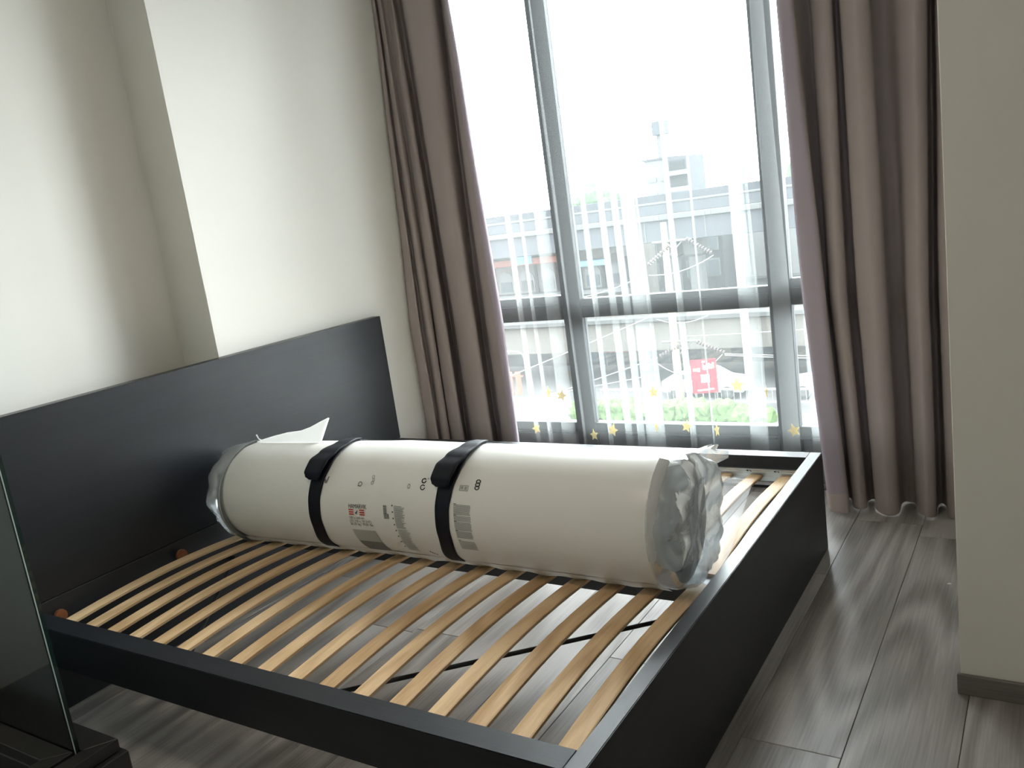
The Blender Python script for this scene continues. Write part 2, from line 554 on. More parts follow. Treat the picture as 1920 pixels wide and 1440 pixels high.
# rolled layers seen at both ends: a spiral of mattress edge
for x, sgn in ((RX1-0.004, 1), (RX0+0.004, -1)):
    g = G()
    yc, zc, R = axis(x)
    rin, turns, n = 0.028, 3.2, 150
    rows = [[], [], [], [], []]
    pitch = (R-0.012-rin)/turns
    for i in range(n+1):
        t = i/n
        a = t*turns*2*PI*sgn
        rr = rin+pitch*turns*t
        for q, (dr, dx) in enumerate(((0.0, -0.02), (0.006, 0.004), (pitch*0.5, 0.012), (pitch-0.008, 0.004), (pitch-0.002, -0.02))):
            rad = rr+dr-pitch*0.3
            rows[q].append(Vector((x+sgn*dx, yc-rad*math.cos(a), zc+rad*math.sin(a)))-MO)
    g.grid(rows)
    tag(g.obj('rolled_layers', 'foam', mroll), 'rolled grey-white mattress edge')


# straps
def band(pts, off, name, mt, parent, thick=0.003):
    """pts: (theta, x_left, x_right, lift)"""
    rows_o, rows_i = [], []
    n = len(pts)
    th0, th1 = pts[0][0], pts[-1][0]
    m_ = 90
    for i in range(m_+1):
        th = th0+(th1-th0)*i/m_
        for a, b_ in zip(pts[:-1], pts[1:]):
            if a[0] <= th <= b_[0]:
                break
        u = (th-a[0])/(b_[0]-a[0])
        u = u*u*(3-2*u)
        xl, xr, lf = [a[q]+(b_[q]-a[q])*u for q in (1, 2, 3)]
        rows_o.append([onroll(xl+(xr-xl)*j/6, th, off+lf+thick) for j in range(7)])
        rows_i.append([onroll(xl+(xr-xl)*j/6, th, off+lf) for j in range(7)])
    loop = [a+b_[::-1] for a, b_ in zip(rows_o, rows_i)]
    g = G().grid(loop, True)
    nn = len(loop[0])
    g.add(loop[0], [tuple(range(nn))])
    g.add(loop[-1], [tuple(range(nn-1, -1, -1))])
    return g.obj(name, mt, parent)


def strap(x):
    st = band([(-100, x-0.040, x+0.018, 0), (-48, x-0.033, x+0.022, 0), (-12, x-0.008, x+0.042, 0), (12, x-0.004, x+0.048, 0), (30, x, x+0.056, 0.001),
               (50, x+0.01, x+0.066, 0.003), (75, x+0.016, x+0.064, 0.003), (105, x+0.012, x+0.058, 0.0), (180, x, x+0.05, 0), (260, x-0.040, x+0.018, 0)],
              0.0008, 'strap', 'strap', mroll)
    hb_ = band([(33, x+0.002, x+0.040, 0.012), (35, x-0.010, x+0.052, 0.018), (39, x-0.014, x+0.058, 0.024), (50, x-0.012, x+0.066, 0.024), (62, x+0.0, x+0.074, 0.016), (80, x+0.014, x+0.074, 0.006), (104, x+0.018, x+0.062, 0.003)],
               0.002, 'carry_handle', 'strap', st, 0.006)
    tag(hb_, 'carrying loop of the strap')


strap(0.633)
strap(1.170)


# clear plastic bag ends
def bag_end(x0, dirn, prof, seedv, squash=0.0):
    rows = []
    n = 96
    for i, (dx, rs) in enumerate(prof):
        row = []
        for k in range(n):
            th = 2*PI*k/n
            x = x0+dirn*dx
            yc, zc, R = axis(x0)
            amp = 0.0 if i == 0 else min(1.0, i/2.5)
            c_, s_ = math.cos(th), math.sin(th)
            qc, qs = c_*rs, s_*rs
            nv = noise.noise(Vector((qc*2.6+seedv, qs*2.6, dx*9)))+0.35*noise.noise(Vector((qc*7, qs*7+seedv, dx*18)))
            ridge = abs(noise.noise(Vector((qc*4+seedv, qs*4, dx*8))))
            r = R*rs*(1+amp*(0.05*nv))+0.004
            xx = x+dirn*amp*(0.012*nv-0.014*ridge+0.006)*(0.4+rs)
            if dirn > 0:
                xx = min(xx, 1.985)
                if rs < 0.97:
                    xx = max(xx, 1.906)
            else:
                xx = max(xx, 0.004)
            row.append(Vector((xx, yc-r*c_, max(zc+r*s_, 0.326)))-MO)
        rows.append(row)
    g = G().grid(rows, True)
    last = rows[-1]
    cen = sum(last, Vector())/len(last)
    g.add(last+[cen], [(k, (k+1) % n, n) for k in range(n)], True)
    return g


g = bag_end(1.862, 1, [(0, 1.004), (0.02, 1.006), (0.035, 1.01), (0.055, 1.0), (0.07, 0.96), (0.08, 0.88), (0.085, 0.74), (0.085, 0.58), (0.08, 0.42), (0.078, 0.26), (0.078, 0.1)], 4.1)
tag(g.obj('plastic_bag_end', 'bag', mroll), 'crumpled clear plastic bag over the roll end nearest the footboard')
g = bag_end(0.20, -1, [(0, 1.004), (0.03, 1.006), (0.06, 0.99), (0.09, 0.93), (0.12, 0.84), (0.145, 0.72), (0.165, 0.56), (0.175, 0.38), (0.18, 0.2), (0.182, 0.07)], 9.3)
tag(g.obj('plastic_bag_end', 'bag', mroll), 'gathered clear plastic bag over the roll end at the headboard')
# stray fin of film standing up from the end, and the film spread over the slats
rows = []
for i in range(9):
    t = i/8
    r_ = []
    for j in range(7):
        u = j/6
        nz = noise.noise(Vector((t*4, u*4, 7)))
        r_.append(Vector((1.885+0.075*u+0.02*nz, 1.00+0.14*t, 0.68+0.012*nz+0.028*u*(0.4+t)-0.10*t*t))-MO)
    rows.append(r_)
tag(G().grid(rows).obj('film_fin', 'bag', mroll), 'loose fold of clear film')
rows = []
for i in range(25):
    t = i/24
    r_ = []
    for j in range(13):
        u = j/12
        y = 0.80+0.92*t
        xl, xr = 1.845-0.13*t, 1.985-0.17*max(0, t-0.15)
        x = xl+(xr-xl)*u
        z = 0.345+0.05*(1-u)**2*(1-t)**1.2+0.006*noise.noise(Vector((x*18, y*9, 2)))+(0.035*max(0, 0.3-t)*u)
        r_.append(Vector((x, y, z))-MO)
    rows.append(r_)
tag(G().grid(rows).obj('film_sheet', 'sheet', mroll), 'clear plastic film spread over the slats by the footboard')
# torn flap on top of the wrap
outl = [(0.215, 0.000, 0.004), (0.25, 0.004, 0.012), (0.30, 0.012, 0.022), (0.36, 0.02, 0.032), (0.42, 0.03, 0.036), (0.46, 0.04, 0.046), (0.50, 0.05, 0.062), (0.535, 0.06, 0.075), (0.565, 0.06, 0.074), (0.55, 0.04, 0.045), (0.535, 0.02, 0.012), (0.52, 0.0, 0.0)]
rows = [[], [], []]
for i, (x, dy, dz) in enumerate(outl[:9]):
    b0 = onroll(min(x, 0.54), 92, 0.001)
    rows[0].append(b0)
    rows[1].append(b0+Vector((0.002, dy*0.5, dz*0.55+0.003)))
    rows[2].append(b0+Vector((0.0, dy, dz)))
g = G().grid(rows)
g.add([q+Vector((0, 0.0012, -0.0012)) for q in rows[0]+rows[2]], [(i+1, i, 9+i, 10+i) for i in range(8)], True)
tag(g.obj('torn_flap', 'flap', mroll), 'torn white plastic flap')
tip = [onroll(0.235, 96, 0.002), onroll(0.215, 95, 0.012), onroll(0.205, 95, 0.028)]
G().tube(tip, [0.003, 0.002, 0.003], 6).obj('flap_tip', 'flap', mroll)


# ------------------------------------------------------------------ printing on the wrap
def wrap_pts(pts, x0, th0, off=0.0009):
    out = []
    for x, y in pts:
        R = axis(x0+x)[2]
        out.append(onroll(x0+x, th0+math.degrees(y/R), off))
    return out


def quad(g, x0, x1, th0, th1, off=0.0009):
    n = max(1, int(abs(th1-th0)/5))
    rows = [[onroll(x0, th0+(th1-th0)*i/n, off), onroll(x1, th0+(th1-th0)*i/n, off)] for i in range(n+1)]
    g.grid(rows)
    return g


def lettering(s, x0, th0, size, mt, squeeze=None, name='lettering'):
    cu = bpy.data.curves.new('t', 'FONT')
    cu.body = s
    cu.size = size
    cu.resolution_u = 3
    o = bpy.data.objects.new('t', cu)
    C.objects.link(o)
    bpy.context.view_layer.update()
    me = bpy.data.meshes.new_from_object(o.evaluated_get(bpy.context.evaluated_depsgraph_get()))
    bpy.data.objects.remove(o)
    wd = max(v.co.x for v in me.vertices)
    k = squeeze/wd if squeeze else 1
    for v in me.vertices:
        v.co = wrap_pts([(v.co.x*k, v.co.y)], x0, th0)[0]
    me.name = name
    return link(name, me, mt, roll)


DX = -0.031
lettering('HAMARVIK', 0.836+DX, 7.3, 0.021, 'ink', 0.078)
for xa in (0.836, 0.882):
    for a in (5.2, 2.9, 0.6):
        quad(G(), xa+DX, xa+0.021+DX, a, a+1.2).obj('red_stripe', 'ink_red', roll)
g = G()
ck = [(0.863, 3.2), (0.866, 1.6), (0.868, 1.6), (0.875, 5.4), (0.872, 5.4), (0.867, 3.0), (0.865, 3.9)]
g.add([onroll(x+DX, th, 0.0009) for x, th in ck], [tuple(range(len(ck)))])
g.obj('tick_mark', 'ink', roll)
lettering('180 x 200 cm', 0.834+DX, -3.6, 0.0125, 'ink_mid', 0.063)
lettering('(70 7/8 x 78 3/4")', 0.833+DX, -7.2, 0.0125, 'ink_mid', 0.092)
lettering('36.20 kg / 79.81 lbs', 0.833+DX, -10.6, 0.0135, 'ink', 0.096)
g = quad(G(), 0.832+DX, 0.930+DX, -32, -16); g.obj('printed_picture', 'ink_pale', roll)
g = quad(G(), 0.832+DX, 0.930+DX, -55, -32); g.obj('printed_picture', 'ink_mid', roll)
g = G()
th = 12.6
while th > -0.5:
    h = random.choice((0.35, 0.5, 0.8))
    quad(g, 0.985+DX, 0.999+DX, th-h, th)
    th -= h+0.28
quad(g, 1.000+DX, 1.006+DX, -0.5, 4.5)
g.obj('bar_code', 'ink_mid', roll)
for th in (13, 6.8, 0.5, -6, -12.5, -19.5, -26.5, -34):
    quad(G(), 1.021+DX, 1.0255+DX, th-0.7, th+0.7).obj('bullet_mark', 'ink', roll)


def text_block(x0, x1, th1, th0, step, mt, ragged=0.25, name='fine_print'):
    g = G()
    t = th1
    while t > th0:
        xe = x1-random.random()*ragged*(x1-x0)
        quad(g, x0, xe, t-step*0.55, t)
        t -= step
    return g.obj(name, mt, roll)


text_block(1.030+DX, 1.075+DX, 13, -10, 1.15, 'ink_grey', 0.4)
text_block(1.030+DX, 1.080+DX, -11, -40, 1.15, 'ink_pale', 0.3)
for a, b_ in ((19.2, 10.4), (9.0, 4.2), (3.2, -4.8), (-5.8, -13), (-16, -26)):
    text_block(1.266+DX, 1.330+DX, a, b_, 1.05, 'ink_grey' if b_ > -14 else 'ink_pale', 0.08)
    g = quad(G(), 1.266+DX, 1.276+DX, a+0.3, a+1.0); g.obj('fine_print_heading', 'ink_mid', roll)


def ring(cx, cth, rx, rth, wdt=0.35, a0=0, a1=2*PI, g=None):
    g = g or G()
    rows = []
    for i in range(21):
        a = a0+(a1-a0)*i/20
        rows.append([onroll(cx-0.022+rx*q*math.cos(a), cth+rth*q*math.sin(a), 0.0009) for q in (1-wdt, 1)])
    return g.grid(rows)


g = ring(0.872, 31.5, 0.009, 2.6); quad(g, 0.840, 0.856, 29.4, 30.2); g.obj('printed_symbol', 'ink_mid', roll)
g = ring(0.921, 39.0, 0.006, 2.0); ring(0.922, 33.2, 0.006, 2.0, g=g); ring(0.925, 36.2, 0.005, 1.6, g=g); g.obj('printed_symbol', 'ink_grey', roll)
g = ring(1.076, 32.5, 0.006, 2.6, 0.5); g.obj('printed_symbol', 'ink_grey', roll)
g = ring(1.131, 38.8, 0.010, 2.7, 0.45, 0.6, 2*PI+0.1); ring(1.131, 32.4, 0.010, 2.7, 0.35, 0.6, 2*PI, g); ring(1.146, 41.0, 0.003, 0.8, 0.4, g=g); g.obj('printed_symbol', 'ink', roll)
g = G()
for q in (0, 1, 2):
    ring(1.335, 41.5-q*3.0, 0.009, 2.1, 0.4, g=g)
g.obj('printed_symbol', 'ink', roll)
g = G()
for xa, xb, ta, tb in ((1.272, 1.304, 36.6, 37.1), (1.272, 1.304, 32.0, 32.5), (1.272, 1.274, 32, 37), (1.302, 1.304, 32, 37), (1.277, 1.285, 33.5, 36), (1.290, 1.298, 33, 36)):
    quad(g, xa-0.022, xb-0.022, ta, tb)
g.obj('printed_symbol', 'ink_grey', roll)
g = G()
ck = [(0.706, 34), (0.712, 31), (0.722, 31), (0.727, 38), (0.722, 38), (0.718, 33.5), (0.712, 36)]
g.add([onroll(x-0.018, th, 0.0009) for x, th in ck], [tuple(range(len(ck)))])
g.obj('printed_symbol', 'ink_mid', roll)
g = G()
for q in range(4):
    quad(g, 1.084+q*0.006, 1.089+q*0.006, -40-q*1.6, -37.5-q*1.6)
g.obj('printed_symbol', 'ink', roll)


# ------------------------------------------------------------------ curtains
def catmull(pts, per):
    out = []
    n = len(pts)
    for i in range(n-1):
        p0, p1, p2, p3 = pts[max(i-1, 0)], pts[i], pts[i+1], pts[min(i+2, n-1)]
        for k in range(per):
            t = k/per
            q = []
            for d in range(2):
                q.append(0.5*((2*p1[d])+(-p0[d]+p2[d])*t+(2*p0[d]-5*p1[d]+4*p2[d]-p3[d])*t*t+(-p0[d]+3*p1[d]-3*p2[d]+p3[d])*t*t*t))
            out.append(tuple(q))
    out.append(pts[-1])
    return out


def drape(name, mid, top, low, z0, z1, mt, xmin=-9, ymax=9, per=8, wob=0.004, sd=1.0):
    a, b_, c_ = catmull(low, per), catmull(mid, per), catmull(top, per)
    rows = []
    nz = 34
    for i in range(nz+1):
        z = z0+(z1-z0)*i/nz
        row = []
        for j in range(len(a)):
            if z < 0.9:
                t = z/0.9
                x, y = a[j][0]+(b_[j][0]-a[j][0])*t, a[j][1]+(b_[j][1]-a[j][1])*t
            else:
                t = min((z-0.9)/1.25, 1.25)
                x, y = b_[j][0]+(c_[j][0]-b_[j][0])*t, b_[j][1]+(c_[j][1]-b_[j][1])*t
            n_ = noise.noise(Vector((j*0.09+sd, z*1.6, sd)))
            n2_ = noise.noise(Vector((j*0.06, z*1.9, sd+5)))
            row.append((max(x+wob*n_, xmin), min(y+wob*1.5*n2_, ymax), z+(0.004*math.sin(j*0.21) if i == 0 else 0)))
        rows.append(row)
    return rows


L6 = [(-0.054, 2.42), (-0.05, 2.24), (-0.038, 2.205), (-0.002, 2.2), (0.021, 2.21), (-0.005, 2.25), (-0.007, 2.27), (0.028, 2.24), (0.059, 2.235), (0.06, 2.26), (0.027, 2.31), (0.069, 2.27), (0.119, 2.255), (0.141, 2.275), (0.083, 2.36), (0.05, 2.43), (0.109, 2.38), (0.168, 2.31), (0.262, 2.265), (0.316, 2.28), (0.269, 2.36), (0.232, 2.45), (0.294, 2.4), (0.349, 2.33), (0.428, 2.285), (0.462, 2.295), (0.448, 2.33)]
LT = [(-0.054, 2.44), (-0.052, 2.33), (-0.045, 2.305), (-0.041, 2.3), (-0.03, 2.31), (-0.045, 2.34), (-0.045, 2.35), (-0.01, 2.31), (0.014, 2.305), (0.014, 2.33), (0.018, 2.345), (0.054, 2.32), (0.089, 2.3), (0.093, 2.32), (0.064, 2.37), (0.061, 2.4), (0.1, 2.37), (0.158, 2.31), (0.225, 2.295), (0.283, 2.3), (0.307, 2.33), (0.281, 2.42), (0.304, 2.4), (0.352, 2.34), (0.394, 2.305), (0.412, 2.31), (0.407, 2.33)]
R6 = [(1.896, 2.36), (1.919, 2.31), (1.958, 2.3), (1.995, 2.31), (1.988, 2.36), (1.955, 2.45), (1.976, 2.46), (2.004, 2.37), (2.042, 2.335), (2.067, 2.36), (2.055, 2.44), (2.067, 2.465), (2.09, 2.45), (2.109, 2.36), (2.166, 2.305), (2.214, 2.33), (2.211, 2.42), (2.227, 2.465), (2.263, 2.46), (2.289, 2.36), (2.33, 2.3), (2.363, 2.33), (2.356, 2.43), (2.368, 2.46), (2.387, 2.42), (2.403, 2.34), (2.441, 2.32), (2.458, 2.42)]
RT = [(1.877, 2.36), (1.896, 2.31), (1.924, 2.3), (1.948, 2.31), (1.94, 2.36), (1.951, 2.4), (1.977, 2.44), (1.998, 2.38), (2.045, 2.345), (2.076, 2.36), (2.066, 2.44), (2.071, 2.46), (2.085, 2.44), (2.106, 2.36), (2.156, 2.315), (2.201, 2.34), (2.2, 2.42), (2.222, 2.465), (2.257, 2.45), (2.311, 2.37), (2.358, 2.31), (2.398, 2.34), (2.396, 2.42), (2.401, 2.46), (2.413, 2.42), (2.429, 2.35), (2.464, 2.33), (2.481, 2.42)]
R0 = [(x+0.048*max(0, min(1, (2.30-x)/0.36)), y) for x, y in R6]
cl = tag(empty('drape_curtain', (0.2, 2.3, 0.01)), 'taupe floor-length curtain hanging between the headboard wall and the window', 'curtain', 'taupe drapes')
rows = [[Vector(q)-Vector((0.2, 2.3, 0.01)) for q in r] for r in drape('l', L6, LT, L6, 0.008, ZC, 'drape', xmin=-0.057, sd=1.7)]
G().grid(rows).obj('cloth', 'drape', cl)
rows_l = rows
cr = tag(empty('drape_curtain', (2.2, 2.35, 0.01)), 'taupe floor-length curtain hanging beyond the bed corner, beside the right wall', 'curtain', 'taupe drapes')
rr = drape('r', R6, RT, R0, 0.008, ZC, 'drape', sd=4.2)
rows = [[Vector(q)-Vector((2.2, 2.35, 0.01)) for q in r] for r in rr]
G().grid(rows).obj('cloth', 'drape', cr)
# lilac-grey lining strips, window light through the cloth put into their lighter colour
tag(G().grid([[q+Vector((-0.003, -0.0035, 0)) for q in r[4:30]] for r in rows]).obj('lit_lining_edge', 'lining', cr), 'lilac-grey lining strip coloured lighter for light through the leading edge')
tag(G().grid([[q+Vector((0.002, -0.003, 0)) for q in r[-16:-2]] for r in rows_l]).obj('lit_lining_edge', 'lining', cl), 'lilac-grey lining strip coloured lighter for light through the leading edge')
# pale lining turned up at the foot of the leading edge
hem = [[q+Vector((-0.003, -0.007, -0.002)) for q in [r[j] for j in range(2, 32)]] for r in rows[:2]]
a_, b_ = hem
hz = 0.085
hem2 = [[a_[j]+(b_[j]-a_[j])*min(1.0, t*hz/(b_[j].z-a_[j].z)) for j in range(len(a_))] for t in (0, 0.5, 1)]
tag(G().grid(hem2).obj('turned_hem', 'hem', cr), 'paler turned-up lining at the hem')

# sheer voile with soft pleats; where the cloth doubles back it reads denser
SY = 2.515
folds = [(0.12, 0.03), (0.30, 0.02), (0.445, 0.03), (0.535, 0.018), (0.61, 0.055), (0.735, 0.012), (0.88, 0.02), (0.965, 0.03), (1.03, 0.034), (1.085, 0.055), (1.16, 0.020), (1.30, 0.026), (1.42, 0.008), (1.585, 0.055), (1.665, 0.012), (1.74, 0.05), (1.86, 0.03), (2.00, 0.03), (2.15, 0.03), (2.30, 0.03)]
path = []
x = -0.02
for fx, fwid in [(2.78+(q-2.78)*1.012, w_) for q, w_ in folds]:
    n = max(2, int((fx-x)/0.012))
    for i in range(n):
        path.append((x+(fx+fwid*1.5-x)*i/n, 0.0, fx))
    # double back
    fwid *= 1.5
    path += [(fx+fwid, 0.006, fx), (fx+fwid*0.9, 0.012, fx), (fx+fwid*0.5, 0.013, fx), (fx+fwid*0.08, 0.014, fx), (fx, 0.019, fx), (fx+fwid*0.1, 0.024, fx)]
    x = fx+fwid*0.3
n = 12
path += [(x+(2.42-x)*i/n, 0.02, 9) for i in range(n+1)]
sh = tag(empty('sheer_curtain', (1.2, SY, 0.02)), 'white sheer voile curtain with gold stars across the whole window', 'sheer curtain')
SO = Vector((1.2, SY, 0.02))
rows = []
for i in range(31):
    z = 0.02+(ZC-0.02)*i/30
    row = []
    for j, (px_, py_, fx) in enumerate(path):
        s = 0.55+0.45*min(1, max(0, 1-(z-0.9)/2.0)) if (int(fx*100) % 3) else 0.35+0.65*max(0, min(1, (1.5-z)/1.0))
        xx = fx+(px_-fx)*(s if abs(px_-fx) < 0.09 and fx < 9 and py_ > 0 else 1)
        dr = 0.012*noise.noise(Vector((fx*7, z*0.9, 3)))*(1 if fx < 9 else 0)
        row.append(Vector((xx+dr, SY+py_+0.010*math.sin(px_*21+0.5*z)+0.005*noise.noise(Vector((px_*9, z*1.3, 0))), z))-SO)
    rows.append(row)
G().grid(rows).obj('cloth', 'sheer', sh)
# gold stars stitched to the voile
star_pts = []
for k in range(10):
    r = (1.0 if k % 2 == 0 else 0.5)*(1.15 if k in (0,) else 1)
    a = PI/2+k*PI/5
    star_pts.append((r*math.cos(a), r*math.sin(a)))
for k, (sx, sz) in enumerate([(0.578, 0.478), (0.651, 0.464), (1.154, 0.48), (1.561, 0.511), (0.475, 0.286), (0.81, 0.259), (0.917, 0.287), (1.302, 0.314), (1.151, 0.308), (1.448, 0.299), (1.797, 0.305), (1.69, 0.478)]):
    ang = random.uniform(-0.35, 0.35)
    turn = (0.5, 1.0, 0.95, 1.0, 0.9, 0.75, 0.85, 0.9, 0.35, 0.4, 0.95, 0.25)[k]
    g = G()
    r = 0.030 if k % 3 else 0.034
    y_ = SY-0.020
    sx, sz = 2.78+(sx-2.78)*1.009, 1.407+(sz-1.407)*1.009
    ou = [(r*(px_*math.cos(ang)-pz_*math.sin(ang))*turn, r*(px_*math.sin(ang)+pz_*math.cos(ang))) for px_, pz_ in star_pts]
    fr = [(0, -0.004, 0)]+[(a, 0, b_) for a, b_ in ou]
    g.add(fr, [(0, 1+i, 1+(i+1) % 10) for i in range(10)])
    g.add([(a, 0.002, b_) for a, b_ in ou], [tuple(range(9, -1, -1))])
    o = g.obj('star_applique', 'gold', sh, loc=Vector((sx, y_, sz))-SO)

# ------------------------------------------------------------------ glass partition on a black kerb, lower left
gp = tag(empty('glass_partition', (0.3, -0.15, 0)), 'frameless glass partition standing in a black mitred base beside the bed', 'glass partition')
GO = Vector((0.3, -0.15, 0))
KZ = 0.15


def gbox(name, x0, x1, y0, y1, z0, z1, mt, bev=0.0, parent=gp):
    return G().box(x0-GO.x, x1-GO.x, y0-GO.y, y1-GO.y, z0, z1).obj(name, mt, parent, bev, 1)


def gprism(name, pts, z0, z1, mt, bev=0.0015):
    return G().prism([(a-GO.x, b_-GO.y) for a, b_ in pts], z0, z1).obj(name, mt, gp, bev, 1)


XE, YF, YN, XI = 0.600, -0.070, -0.218, 0.470
gx, gy = 0.540, -0.151
# top kerb pieces either side of the glass groove, mitred at the corner
gprism('base_rail', [(LX, YF), (LX, gy+0.008), (gx, gy+0.008), (gx+0.012, gy+0.012), (XE, YF)], 0.115, KZ, 'lacquer')
gprism('base_rail', [(LX, gy-0.008), (LX, YN), (XI, YN), (gx-0.010, gy-0.008)], 0.115, KZ, 'lacquer')
gprism('base_rail', [(XE, YF-0.001), (gx+0.013, gy+0.011), (gx+0.008, gy), (gx+0.008, -1.05), (XE, -1.05)], 0.115, KZ, 'lacquer')
gprism('base_rail', [(gx-0.008, gy-0.010), (XI+0.001, YN-0.001), (XI, -1.05), (gx-0.008, -1.05)], 0.115, KZ, 'lacquer')
gbox('plinth', LX, XE+0.018, YN, YF+0.012, 0.0, 0.112, 'lacquer', 0.003)
gbox('plinth', XI, XE+0.018, -1.05, YN-0.001, 0.0, 0.112, 'lacquer', 0.003)
gbox('inner_panel', LX, XI-0.001, -1.05, YN-0.001, 0.0, 0.05, 'lacquer', 0.002)
pn = gbox('glass_pane', LX, gx-0.0125, gy-0.006, gy+0.006, 0.114, 2.2, 'glass')
gbox('polished_edge', gx-0.0012, gx, gy-0.0045, gy+0.006, 0.116, 2.2, 'glass_edge', 0, pn)
gbox('arris_highlight', gx-0.0035, gx-0.0002, gy-0.0066, gy-0.0046, 0.116, 2.2, 'arris_highlight', 0, pn)

tag(G().add([(1.0*math.cos(a)*(0.006+0.002*(i % 3)), 0.005*math.sin(a), 0.0) for i, a in enumerate([k*PI/4 for k in range(8)])]+[(0, 0, 0.004)], [(i, (i+1) % 8, 8) for i in range(8)]).obj('paper_scrap', 'scrap', loc=(2.462, 1.75, 0.0005)),
    'tiny white scrap on the floor near the right wall', 'scrap')
# EXTERIOR_MARK
# ------------------------------------------------------------------ outside the window
GZ = -8.95
M['asphalt'] = mat('asphalt', (0.0324, 0.0324, 0.0324), 0.85, 0.04, var=0.15, vscale=0.6)
M['paving'] = mat('pale_paving', (0.0792, 0.0756, 0.0684), 0.85, 0.04, var=0.1, vscale=0.5)
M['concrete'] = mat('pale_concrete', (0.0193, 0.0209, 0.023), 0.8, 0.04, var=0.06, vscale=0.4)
M['concrete_lit'] = mat('sunlit_concrete', (0.0304, 0.0311, 0.0311), 0.8, 0.04, var=0.05, vscale=0.4)  # paler concrete, sunlit brightness put into its colour
M['beige'] = mat('beige_concrete', (0.0306, 0.0286, 0.0257), 0.8, 0.04, var=0.06, vscale=0.3)
M['cream'] = mat('cream_concrete', (0.0778, 0.0706, 0.0518), 0.8, 0.04)
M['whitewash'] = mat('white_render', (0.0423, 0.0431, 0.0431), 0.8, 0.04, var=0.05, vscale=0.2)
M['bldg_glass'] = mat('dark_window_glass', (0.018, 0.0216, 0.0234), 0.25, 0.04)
M['shade_wall'] = mat('shade_dark_render', (0.0108, 0.0119, 0.0126), 0.8, 0.04, var=0.1, vscale=0.3)  # dark render, shade behind piers and under bridge put into its colour
M['awning'] = mat('red_awning', (0.09, 0.036, 0.0288), 0.7, 0.04)
M['sign_red'] = mat('red_sign_board', (0.1224, 0.0072, 0.0101), 0.5, 0.04)
M['sign_white'] = mat('white_sign_paint', (0.162, 0.162, 0.162), 0.5, 0.04)
M['sign_blue'] = mat('pale_blue_sign_paint', (0.0684, 0.1152, 0.1368), 0.5, 0.04)
M['car_white'] = mat('white_car_paint', (0.1037, 0.1051, 0.1066), 0.3, 0.04, coat=0.6)
M['car_blue'] = mat('blue_car_paint', (0.20, 0.33, 0.50), 0.3, 0.04, coat=0.6)
M['tyre'] = mat('tyre_rubber', (0.02, 0.02, 0.02), 0.8, 0.04)
M['rail_paint'] = mat('white_rail_paint', (0.0832, 0.0832, 0.0806), 0.6, 0.04)
M['leaf'] = mat('hedge_leaf', (0.024, 0.040, 0.015), 0.7, 0.04, var=0.4, vscale=4)
M['tree_leaf'] = mat('tree_leaf', (0.022, 0.036, 0.02), 0.8, 0.04, var=0.3, vscale=1)
M['metal_grey'] = mat('grey_metal', (0.036, 0.0378, 0.036), 0.6, 0.04, 0.2)
M['insulator'] = mat('ceramic_insulator', (0.022, 0.018, 0.017), 0.4, 0.04)
M['cable'] = mat('pale_cable', (0.0706, 0.0706, 0.0706), 0.5, 0.04)
M['barrier'] = mat('orange_red_barrier', (0.108, 0.027, 0.018), 0.6, 0.04)

struct(G().box(-90, 60, 3.2, 160, GZ-0.5, GZ).obj('ground', 'asphalt'))
struct(G().box(-60, 40, 22, 35.2, GZ, GZ+0.12).obj('pavement', 'paving'))


def thing(name, loc, label, cat, group=None):
    return tag(empty(name, loc), label, cat, group)


def pbox(parent, name, mt, x0, x1, y0, y1, z0, z1, bev=0.0, lab=None):
    L = parent.location if parent.parent is None else parent.parent.location+parent.location
    o = G().box(x0-L.x, x1-L.x, y0-L.y, y1-L.y, z0-L.z, z1-L.z).obj(name, mt, parent, bev, 1)
    if lab: o['label'] = lab
    return o


# elevated railway: deck, parapets, deep side beam
via = thing('elevated_railway', (-15, 48, -1.55), 'pale blue-grey elevated railway deck running across the view', 'viaduct')
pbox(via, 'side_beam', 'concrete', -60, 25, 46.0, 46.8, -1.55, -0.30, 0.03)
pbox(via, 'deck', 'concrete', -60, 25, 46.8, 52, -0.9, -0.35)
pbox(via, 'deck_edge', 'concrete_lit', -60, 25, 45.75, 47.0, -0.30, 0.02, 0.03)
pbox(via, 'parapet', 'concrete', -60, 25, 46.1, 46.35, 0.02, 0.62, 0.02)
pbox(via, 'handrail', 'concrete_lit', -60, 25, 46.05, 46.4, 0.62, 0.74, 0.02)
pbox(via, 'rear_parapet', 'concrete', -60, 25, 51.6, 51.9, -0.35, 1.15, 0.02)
for i in range(14):
    xx = -40+i*3.7
    b_ = pbox(via, 'beam_joint', 'metal_grey', xx, xx+0.05, 45.97, 46.0, -1.5, -0.32)
for i in range(9):
    for d in (0, 0.35):
        xx = -17.2+i*3.1+d
        pbox(via, 'deck_bracket', 'metal_grey', xx, xx+0.12, 45.72, 45.75, -0.28, -0.06)
# piers
for k, (px_, lab) in enumerate(((-36, 'white railway pier behind the shop awning'), (-17.45, 'white railway pier just left of the middle pier, under the elevated railway'), (-15.85, 'white railway pier with stepped head, right of its neighbour under the elevated railway'))):
    pr_ = thing('railway_pier', (px_, 49, GZ), lab, 'pier', 'railway piers')
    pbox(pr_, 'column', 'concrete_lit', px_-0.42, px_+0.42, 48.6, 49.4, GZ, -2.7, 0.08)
    pbox(pr_, 'column_head', 'concrete_lit', px_-0.62, px_+0.62, 48.3, 49.7, -2.7, -1.6, 0.1)
